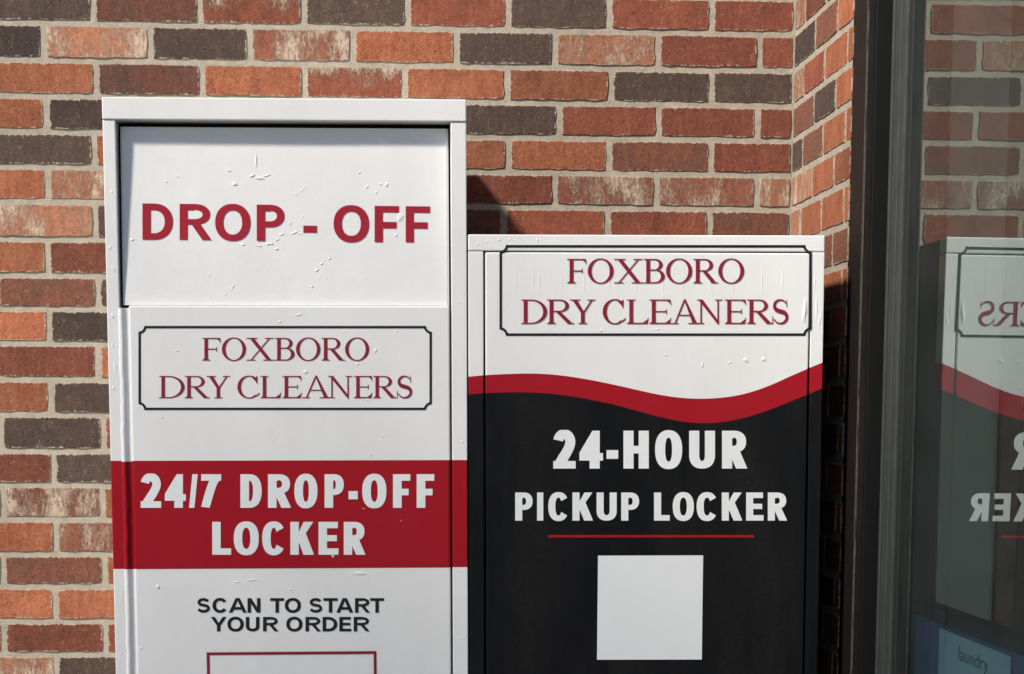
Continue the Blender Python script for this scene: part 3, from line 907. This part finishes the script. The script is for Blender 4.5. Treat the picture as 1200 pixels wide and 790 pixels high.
link('carcass', bm_mesh(bm), M_STEEL, low)
link('dark_gap_backing', box_mesh(xl0+.006, xl1-.006, YF+.052, YF+.056, 0.03, ztop-.008), M_STEEL, low)  # same dark backing, shading the gaps of this locker by colour
hdr = link('header', box_mesh(xl0, xl1, YF-.0006, YF+.045, zhd, ztop, 0.0022, 3), M_WHITE, low)
WT = [(549,441.5),(568,439.8),(600,438.2),(622,437.8),(645,438.8),(690,445.0),(720,451.0),(750,457.8),(775,463.0),(800,466.4),(822,467.3),(845,466.2),(870,462.2),(900,452.6),(925,441.5),(948,431.4),(966,424.0)]
WB = [(549,462.2),(568,460.8),(600,459.8),(622,460.0),(645,461.4),(690,468.0),(720,474.4),(750,482.4),(775,489.0),(800,494.0),(822,495.8),(845,494.8),(870,490.2),(900,481.0),(925,471.2),(948,461.6),(966,454.2)]
def wave(tab, x):
    xs = np.array([p[0] for p in tab]); ys = np.array([p[1] for p in tab])
    i = int(np.clip(np.searchsorted(xs, x)-1, 0, len(xs)-2))
    m = np.gradient(ys, xs); h = xs[i+1]-xs[i]; t = (x-xs[i])/h
    return (2*t**3-3*t**2+1)*ys[i] + (t**3-2*t**2+t)*h*m[i] + (-2*t**3+3*t**2)*ys[i+1] + (t**3-t**2)*h*m[i+1]
def waved(me, pa, pb, plain_front=False):
    """film colours on the edges of a piece between two pixel columns"""
    cuts = []
    for tab in (WT, WB):
        A, B = PL(pa, wave(tab, pa)), PL(pb, wave(tab, pb))
        d = Vector((B[0]-A[0], 0, B[2]-A[2])); cuts.append(((A[0], 0, A[2]), Vector((-d.z, 0, d.x)).normalized()))
    return colour_by_cuts(me, cuts, [M_WHITE, M_RED, M_BLACK], plain_front)
lst = link('stile', waved(box_mesh(xl0, xs0, YF, YF+.045, 0.0, zhd-.0009, 0.0014), 549, 566), None, low)
lsr = link('stile', waved(box_mesh(xs1, xl1, YF, YF+.045, 0.0, zhd-.0009, 0.0014), 950, 966), None, low)
ldoor = link('door', waved(box_mesh(xd0, xd1, YF-.0006, YF+.022, 0.06, zdoor, 0.0024, 3), 569, 947.5, True), None, low)
def wave_part(xa, xb, Y, off, parent, n):
    """red wave and black lower field on one piece of the front"""
    top, bot = [], []
    for i in range(n+1):
        x = xa + (xb-xa)*i/n
        # pixel column for this local x near the wave
        w = low.matrix_world if False else None
        lo, hi = 540.0, 975.0
        for _ in range(30):
            mid = (lo+hi)/2
            if PL(mid, 450, Y)[0] < x: lo = mid
            else: hi = mid
        top.append(PL(mid, wave(WT, mid), Y)); bot.append(PL(mid, wave(WB, mid), Y))
    for L in (top, bot):
        for i, v in enumerate(L): L[i] = (xa + (xb-xa)*i/n, v[1]-off, v[2])
    V = bot + top; m = n+1
    link('red_wave', mesh_from(V, [(i, i+1, m+i+1, m+i) for i in range(n)]), M_RED, parent)
    base = [(v[0], v[1], 0.07) for v in bot]
    link('black_field', mesh_from(base + bot, [(i, i+1, m+i+1, m+i) for i in range(n)]), M_BLACK, parent)
wave_part(xd0+.0020, xd1-.0020, PFL, .0004, ldoor, 60)
def on_low(off): return lambda x, y: PL(x, y, PFL-off)
link('sign_border', notched_frame(585.3, 287.2, 951.2, 393.6, 2.9, 7.4, PL, PFL-.0007), M_INK, ldoor)
k = 3.529
words([('F',228,308),('O',313,420),('X',422,543),('B',545,632),('O',637,745),('R',750,852),('O',853,960)], 30,
     303.4, 332.0, 600, k, ('serif',), on_low(.0010), mat=M_CRIMSON, parent=ldoor)
words([('D',38,145),('R',145,258),('Y',240,345),('C',375,470),('L',475,565),('E',568,658),('A',655,775),('N',765,870),('E',880,968),('R',972,1080),('S',1075,1145)], 30,
     351.0, 379.6, 600, k, ('serif',), on_low(.0010), mat=M_CRIMSON, parent=ldoor)
k = 3.4286
words([('2',200,290),('4',305,400),('-',414,461,527.5,537.8),('H',482,584),('O',609,718),('U',746,850),('R',878,980)], 45,
     504.8, 549.2, 590, k, ('sans', 0.268, 0.200, 0.86), on_low(.0012), mat=M_LETTER, parent=ldoor)
words([('P',47,117),('I',135,160),('C',180,262),('K',277,360),('U',374,455),('P',473,545),('L',605,668),('O',680,765),('C',776,860),('K',877,960),('E',975,1045),('R',1062,1140)], 45,
     577.2, 610.2, 590, k, ('sans', 0.252, 0.198, 0.86), on_low(.0012), mat=M_LETTER, parent=ldoor)
link('red_rule', sheet([(642.5,627.0),(883.5,627.0),(883.5,630.0),(642.5,630.0)], PL, PFL-.0012), M_RED, ldoor)
link('white_square', sheet([(700.8,651.2),(824.0,650.8),(822.4,773.0),(699.6,773.2)], PL, PFL-.0012), M_LETTER, ldoor)
V, F = [], []
for (x, y0, y1, w, h) in ((604,308,350,1.6,.35),(625,306,356,1.4,.6),(632,310,352,1.8,.35),(658,308,352,1.6,.3),(684,310,356,1.3,.5),(714,312,350,1.8,.3),(745,312,352,1.6,.35),
    (777,309,352,1.6,.4),(801,306,350,1.3,.6),(832,308,356,1.8,.4),(835,330,354,1.4,.3),(859,310,350,1.4,.45),(893,306,352,1.8,.35),(917,306,347,1.2,.75)):
    c = PL(x, (y0+y1)/2, PFL-.0001); bump_patch(V, F, c, w/1000, abs(PL(x,y0)[2]-PL(x,y1)[2])/2, h/1000, R(.4), int(x), 18, 4)
for (x, y, rx, rz, h, ro) in ((780,416,3,2.2,1.1,0),(823,428,1.6,6,1,170),(855,425,3,2,1,20),(874,422,5,4.6,1.1,0),(895,421,4,4.8,1.1,30),(770,386,5,1.6,.8,10),(943,366,4,23,2.6,-4),(704,388,4,2,.8,0),
    (859,557,1.6,1.2,.9,0),(845,742,2,6,.9,170),(838,710,2,1.4,.9,0)):
    bump_patch(V, F, PL(x, y, PFL-.0004), rx/1000, rz/1000, h/1000, R(ro), int(x*5+y))
me = mesh_from(V, F, True); me.materials.append(M_WHITE); me.materials.append(M_BLACK)
zblk = PL(700, 500)[2]
for p in me.polygons:
    if p.center.z < zblk: p.material_index = 1
tag(link('film_blisters', me, None, ldoor), kind='stuff')
V, F = [], []
for (x, y, rx, rz, h, ro) in ((560,286,1.8,4.4,1.4,160),(571,283.5,2.6,2.6,1.2,0),(585,281,4,2.6,1.3,20),(597,280.5,2.6,3.4,1.3,150),(630,281,2,5.5,1.3,8),(634,281,1.5,4,1,170)):
    bump_patch(V, F, PL(x, y, FRONT-.0006), rx/1000, rz/1000, h/1000, R(ro), int(x*5+y))
tag(link('film_blisters', mesh_from(V, F, True), M_WHITE, hdr), kind='stuff')
V, F = [], []
for (x, y, rx, rz, h, ro) in ((957,360,2.4,26,1.2,2),(961,375,2,14,1.4,-12),(955,330,2,12,1,0)):
    bump_patch(V, F, PL(x, y, FRONT), rx/1000, rz/1000, h/1000, R(ro), int(x*5+y))
tag(link('film_blisters', mesh_from(V, F, True), M_WHITE, lsr), kind='stuff')

# ------------------------------------------------------------------ shop window
XG = 1.4400
win = tag(empty('shop_window', (XG, -1.5, 0)), 'shop window in a dark bronze frame, reflecting bricks and the pickup locker', 'window')
def wx(x): return x - XG
def wy(y): return y + 1.5
ZT = 2.95
def bar(name, x0, x1, y0, y1, mat, z0=0.0, z1=ZT, bev=.0015):
    return link(name, box_mesh(wx(x0), wx(x1), wy(y0), wy(y1), z0, z1, bev), mat, win)
YJ = -RET_END - 0.001
bar('jamb', 1.3905, 1.4800, -0.668, YJ, M_BRONZE)
bar('jamb_cover', 1.4030, 1.4700, -0.678, -0.6685, M_BLACKFR)
bar('frame_lip', 1.4300, 1.4420, -0.690, -0.6785, M_ALU, 0.0, Z0+0.19)
bar('glazing_stop', 1.4325, 1.4600, -0.733, -0.697, M_ALU)
bar('glazing_stop', 1.4340, 1.4600, -0.768, -0.738, M_ALU)
bar('frame_back', 1.4425, 1.4650, -0.795, -0.6905, M_BLACKFR)
bar('gasket', 1.4385, 1.4420, -0.790, -0.7685, M_GASKET)
# sealant run along the edge of the jamb
V, F = [], []
n = 160
for j in range(n+1):
    z = 0.05 + 2.8*j/n
    a = 0.0018*mnoise.noise(Vector((z*24, 4.1, 0))) + 0.0008*mnoise.noise(Vector((z*90, 1.1, 0)))
    w = 0.0012 + 0.0011*mnoise.noise(Vector((z*30, 9.7, 2)))
    yy = -0.6665 + a
    V += [(wx(1.3900), wy(yy+w), z), (wx(1.3892), wy(yy), z), (wx(1.3925), wy(yy-w-.001), z)]
for j in range(n):
    for i in range(2):
        a = j*3+i; F.append((a, a+1, a+4, a+3))
link('sealant', mesh_from(V, F, True), M_CAULK, win)
bar('head_rail', 1.4000, 1.4800, -7.0, -0.7950, M_BRONZE, 2.80, ZT)
bar('sill_rail', 1.4000, 1.4800, -7.0, -0.7950, M_BRONZE, 0.0, 0.12)
bar('mullion', 1.4000, 1.4800, -2.75, -2.69, M_BRONZE, 0.1205, 2.7995)
def glass_mat():
    m, nt, b = new_mat('window_glass')
    nt.nodes.remove(b)
    out = nt.nodes['Material Output']
    fr = N(nt, 'ShaderNodeFresnel'); fr.inputs['IOR'].default_value = 1.52
    r2 = math_n(nt, 'DIVIDE', math_n(nt, 'MULTIPLY', fr.outputs[0], 2.0), math_n(nt, 'ADD', fr.outputs[0], 1.0))   # both faces of the pane
    tr = N(nt, 'ShaderNodeBsdfTransparent'); tr.inputs[0].default_value = (0.86, 0.95, 0.93, 1)
    gl = N(nt, 'ShaderNodeBsdfGlossy'); gl.inputs['Roughness'].default_value = 0.0
    gl.inputs['Color'].default_value = (0.90, 1.0, 0.97, 1)
    mx = N(nt, 'ShaderNodeMixShader')
    nt.links.new(r2, mx.inputs[0]); nt.links.new(tr.outputs[0], mx.inputs[1]); nt.links.new(gl.outputs[0], mx.inputs[2])
    # haze put into the pane's colour by a thin pale diffuse layer
    df = N(nt, 'ShaderNodeBsdfDiffuse'); df.inputs[0].default_value = (0.58, 0.68, 0.64, 1)
    tc = N(nt, 'ShaderNodeTexCoord')
    dn = ramp(nt, noise(nt, tc.outputs['Object'], 3.5, 6, 0.7), [(0.3, 0.018), (0.7, 0.045)])
    m2 = N(nt, 'ShaderNodeMixShader')
    nt.links.new(dn, m2.inputs[0]); nt.links.new(mx.outputs[0], m2.inputs[1]); nt.links.new(df.outputs[0], m2.inputs[2])
    nt.links.new(m2.outputs[0], out.inputs[0])
    return m
M_GLASS = glass_mat()
for y0, y1 in ((-2.6895, -0.791), (-6.98, -2.7505)):
    link('glass_pane', mesh_from([(0, wy(y0), .121), (0, wy(y1), .121), (0, wy(y1), 2.799), (0, wy(y0), 2.799)], [(3, 2, 1, 0)]), M_GLASS, win)

# ------------------------------------------------------------------ inside the shop
shop_wall_m = simple_mat('shop_wall', (0.78, 0.86, 0.80), 0.8, 0, 0.3, 4, 0.08)
fl = tag(link('shop_floor', box_mesh(1.50, 7.0, -7.0, 5.0, -0.10, 0.0), simple_mat('shop_tiles', (0.42, 0.40, 0.37), 0.5, 0, 0.5, 6, 0.2)), kind='structure')
ce = tag(link('shop_ceiling', box_mesh(1.50, 7.0, -7.0, 5.0, 2.96, 3.05), simple_mat('shop_ceiling', (0.75, 0.75, 0.72), 0.9)), kind='structure')
for nm, a in (('shop_wall_back', (1.48, 7.0, 5.0, 5.1)), ('shop_wall_side', (7.0, 7.1, -7.0, 5.1)), ('shop_wall_party', (1.41, 1.479, 0.26, 5.0))):
    tag(link(nm, box_mesh(a[0], a[1], a[2], a[3], -0.1, 3.05), shop_wall_m), kind='structure')
YI = 1.2
xw = on_y(1094, 600, YI)[0]; xa = on_y(1167.5, 600, YI)[0]; xb = on_y(1190, 600, YI)[0]
pt_ = tag(link('partition', box_mesh(xw+.001, xa-.002, YI, YI+.1, 0, 2.95, 0.003), shop_wall_m), 'pale grey green partition seen inside through the window', 'partition')
tag(link('added_dark_panel', box_mesh(1.482, xw-.001, YI-.06, YI+.1, 0, 2.95, 0.006), simple_mat('dark_panel_tone', (0.06, 0.075, 0.07), 0.5)), 'dark upright panel added inside the shop to darken the edge of the window', 'post')  # added dark panel that keeps the view beside the frame dark
zc = on_y(1185, 464, YI)[2]
cab = tag(empty('wooden_cabinet', (xa, YI, 0)), 'brown wooden cabinet beside the partition inside the shop', 'cabinet')
wood = simple_mat('brown_wood', (0.34, 0.16, 0.09), 0.5, 0, 0.5, 12, 0.3)
wood2 = simple_mat('dark_wood', (0.12, 0.085, 0.065), 0.5, 0, 0.5, 12, 0.3)
link('side_panel', box_mesh(0.0, xb-xa, -0.02, 0.5, 0, zc, .003), wood, cab)
link('door', box_mesh(xb-xa+.003, 0.9, -0.012, 0.5, 0.08, zc-.03, .003), wood2, cab)
link('top', box_mesh(-.001, 0.9, -0.03, 0.5, zc+.0005, zc+.03, .003), wood, cab)
# blue display board standing just behind the glass
XB = XG + 0.03
p1 = on_x(1100, 712, XB); ztb = p1[2]
board = tag(empty('display_board', (XB, -1.4, 0)), 'blue display board with a pale laundry card, standing behind the window glass', 'sign')
blue = simple_mat('blue_board', (0.07, 0.17, 0.36), 0.5, 0, 0.5, 5, 0.15)
link('panel', box_mesh(0, .02, -1.1, 0.60, 0.15, ztb-.025, .002), blue, board)
link('top_rail', box_mesh(-.004, .024, -1.1, 0.60, ztb-.0245, ztb, .002), simple_mat('dark_rail', (0.02, 0.02, 0.025), 0.5), board)
ya = on_x(1103, 735, XB)[1]; yb = on_x(1187, 760, XB)[1]; zc1 = on_x(1106, 737, XB)[2]
card = link('card', box_mesh(-.003, -.0005, yb+1.4, ya+1.4, zc1-0.42, zc1, .001), simple_mat('pale_card', (0.50, 0.78, 0.85), 0.6), board)
fc = bpy.data.curves.new('t', 'FONT'); fc.body = 'laundry'; fc.size = 1.0
tmp = bpy.data.objects.new('t', fc); col.objects.link(tmp)
bpy.context.view_layer.update()
tme = bpy.data.meshes.new_from_object(tmp.evaluated_get(bpy.context.evaluated_depsgraph_get()))
bpy.data.objects.remove(tmp)
xs = [v.co.x for v in tme.vertices]; w0, w1 = min(xs), max(xs)
ty0 = on_x(1126, 760, XB)[1]; ty1 = on_x(1161, 772, XB)[1]
zb_ = on_x(1128, 774, XB)[2]; hh = (on_x(1128, 757, XB)[2]-zb_)
for v in tme.vertices:
    x, y = v.co.x, v.co.y
    v.co = (-.0036, ty0 + (ty1-ty0)*(x-w0)/(w1-w0) + 1.4, zb_ + hh*y/0.72)
tme.materials.clear(); tme.materials.append(simple_mat('blue_print', (0.09, 0.18, 0.26), 0.6))
link('lettering', tme, None, card)

# ------------------------------------------------------------------ added unseen tree behind the camera; its crown thins the sun on the lockers
def leaf_mat():
    m, nt, b = new_mat('leaves')
    tc = N(nt, 'ShaderNodeTexCoord')
    nt.links.new(mixc(nt, noise(nt, tc.outputs['Object'], 2.0, 4), (0.045, 0.085, 0.02), (0.10, 0.14, 0.035)), b.inputs['Base Color'])
    b.inputs['Roughness'].default_value = 0.6
    return m
TC = Vector((-5.23, -6.92, 7.18))
bed = tag(link('added_tree_bed', box_mesh(TC.x-1.2, TC.x+1.2, TC.y-0.8, TC.y+0.8, -0.149, -0.08, 0.02), ground_mat('soil', (0.05,0.035,0.025), (0.08,0.055,0.04), 5)), kind='structure')  # bed added only to stand the unseen tree in
tree = tag(empty('added_shade_tree', (TC.x, TC.y, -0.1)), 'broad leafy tree added out of view to thin the sun on the lockers', 'tree')
q = random.Random(21)
V, F = [], []
def limb(a, b, r0, r1, n=7):
    d = (b-a).normalized(); u = d.orthogonal().normalized(); w = d.cross(u); o = len(V)
    for p, r in ((a, r0), ((a+b)/2 + Vector((q.uniform(-.06,.06), q.uniform(-.06,.06), 0)), (r0+r1)/2), (b, r1)):
        for i in range(n):
            t = 2*math.pi*i/n; V.append(p + (u*math.cos(t) + w*math.sin(t))*r)
    for k_ in (0, n):
        for i in range(n): F.append((o+k_+i, o+k_+(i+1) % n, o+k_+n+(i+1) % n, o+k_+n+i))
fork = Vector((0.1, -0.05, 4.2))
limb(Vector((0, 0, 0)), fork, 0.17, 0.12)
tips = []
for i in range(9):
    t = 2*math.pi*i/9 + q.uniform(-.3, .3); rr = q.uniform(1.1, 2.0); z = 5.4 + q.uniform(0, 2.4)
    tip = Vector((rr*math.cos(t), rr*math.sin(t), z)); tips.append(tip)
    limb(fork + Vector((0, 0, q.uniform(-.6, .2))), tip, 0.06, 0.022, 6)
    for _ in range(4):
        e = tip + Vector((q.uniform(-1,1), q.uniform(-1,1), q.uniform(-.4,.9)))
        limb(tip.lerp(fork, q.uniform(0, .4)), e, 0.02, 0.008, 5)
link('trunk', mesh_from(V, F, True), simple_mat('bark', (0.10, 0.075, 0.055), 0.9, 0, 0.3, 12, 0.3), tree)
V, F = [], []
cc = Vector((0, 0, TC.z+0.1))
NLEAF = 5600
while len(F) < NLEAF:
    v = Vector((q.uniform(-1,1), q.uniform(-1,1), q.uniform(-1,1)))
    l = v.length
    if l > 1 or q.random() > 1.25*(1-l**2.2) + 0.05: continue
    c = cc + Vector((v.x*3.1, v.y*3.1, v.z*2.9))
    n_ = Vector((q.gauss(0,1), q.gauss(0,1), q.gauss(0,1)+0.5)).normalized()
    u = n_.orthogonal().normalized(); u.rotate(Matrix.Rotation(q.uniform(0, 6.3), 3, n_)); w = n_.cross(u)
    a, b_ = q.uniform(.07,.11), q.uniform(.045,.065)
    o = len(V); V += [c-u*a, c-w*b_+u*.01, c+u*a, c+w*b_+u*.01]; F.append((o, o+1, o+2, o+3))
link('crown', mesh_from(V, F), leaf_mat(), tree)
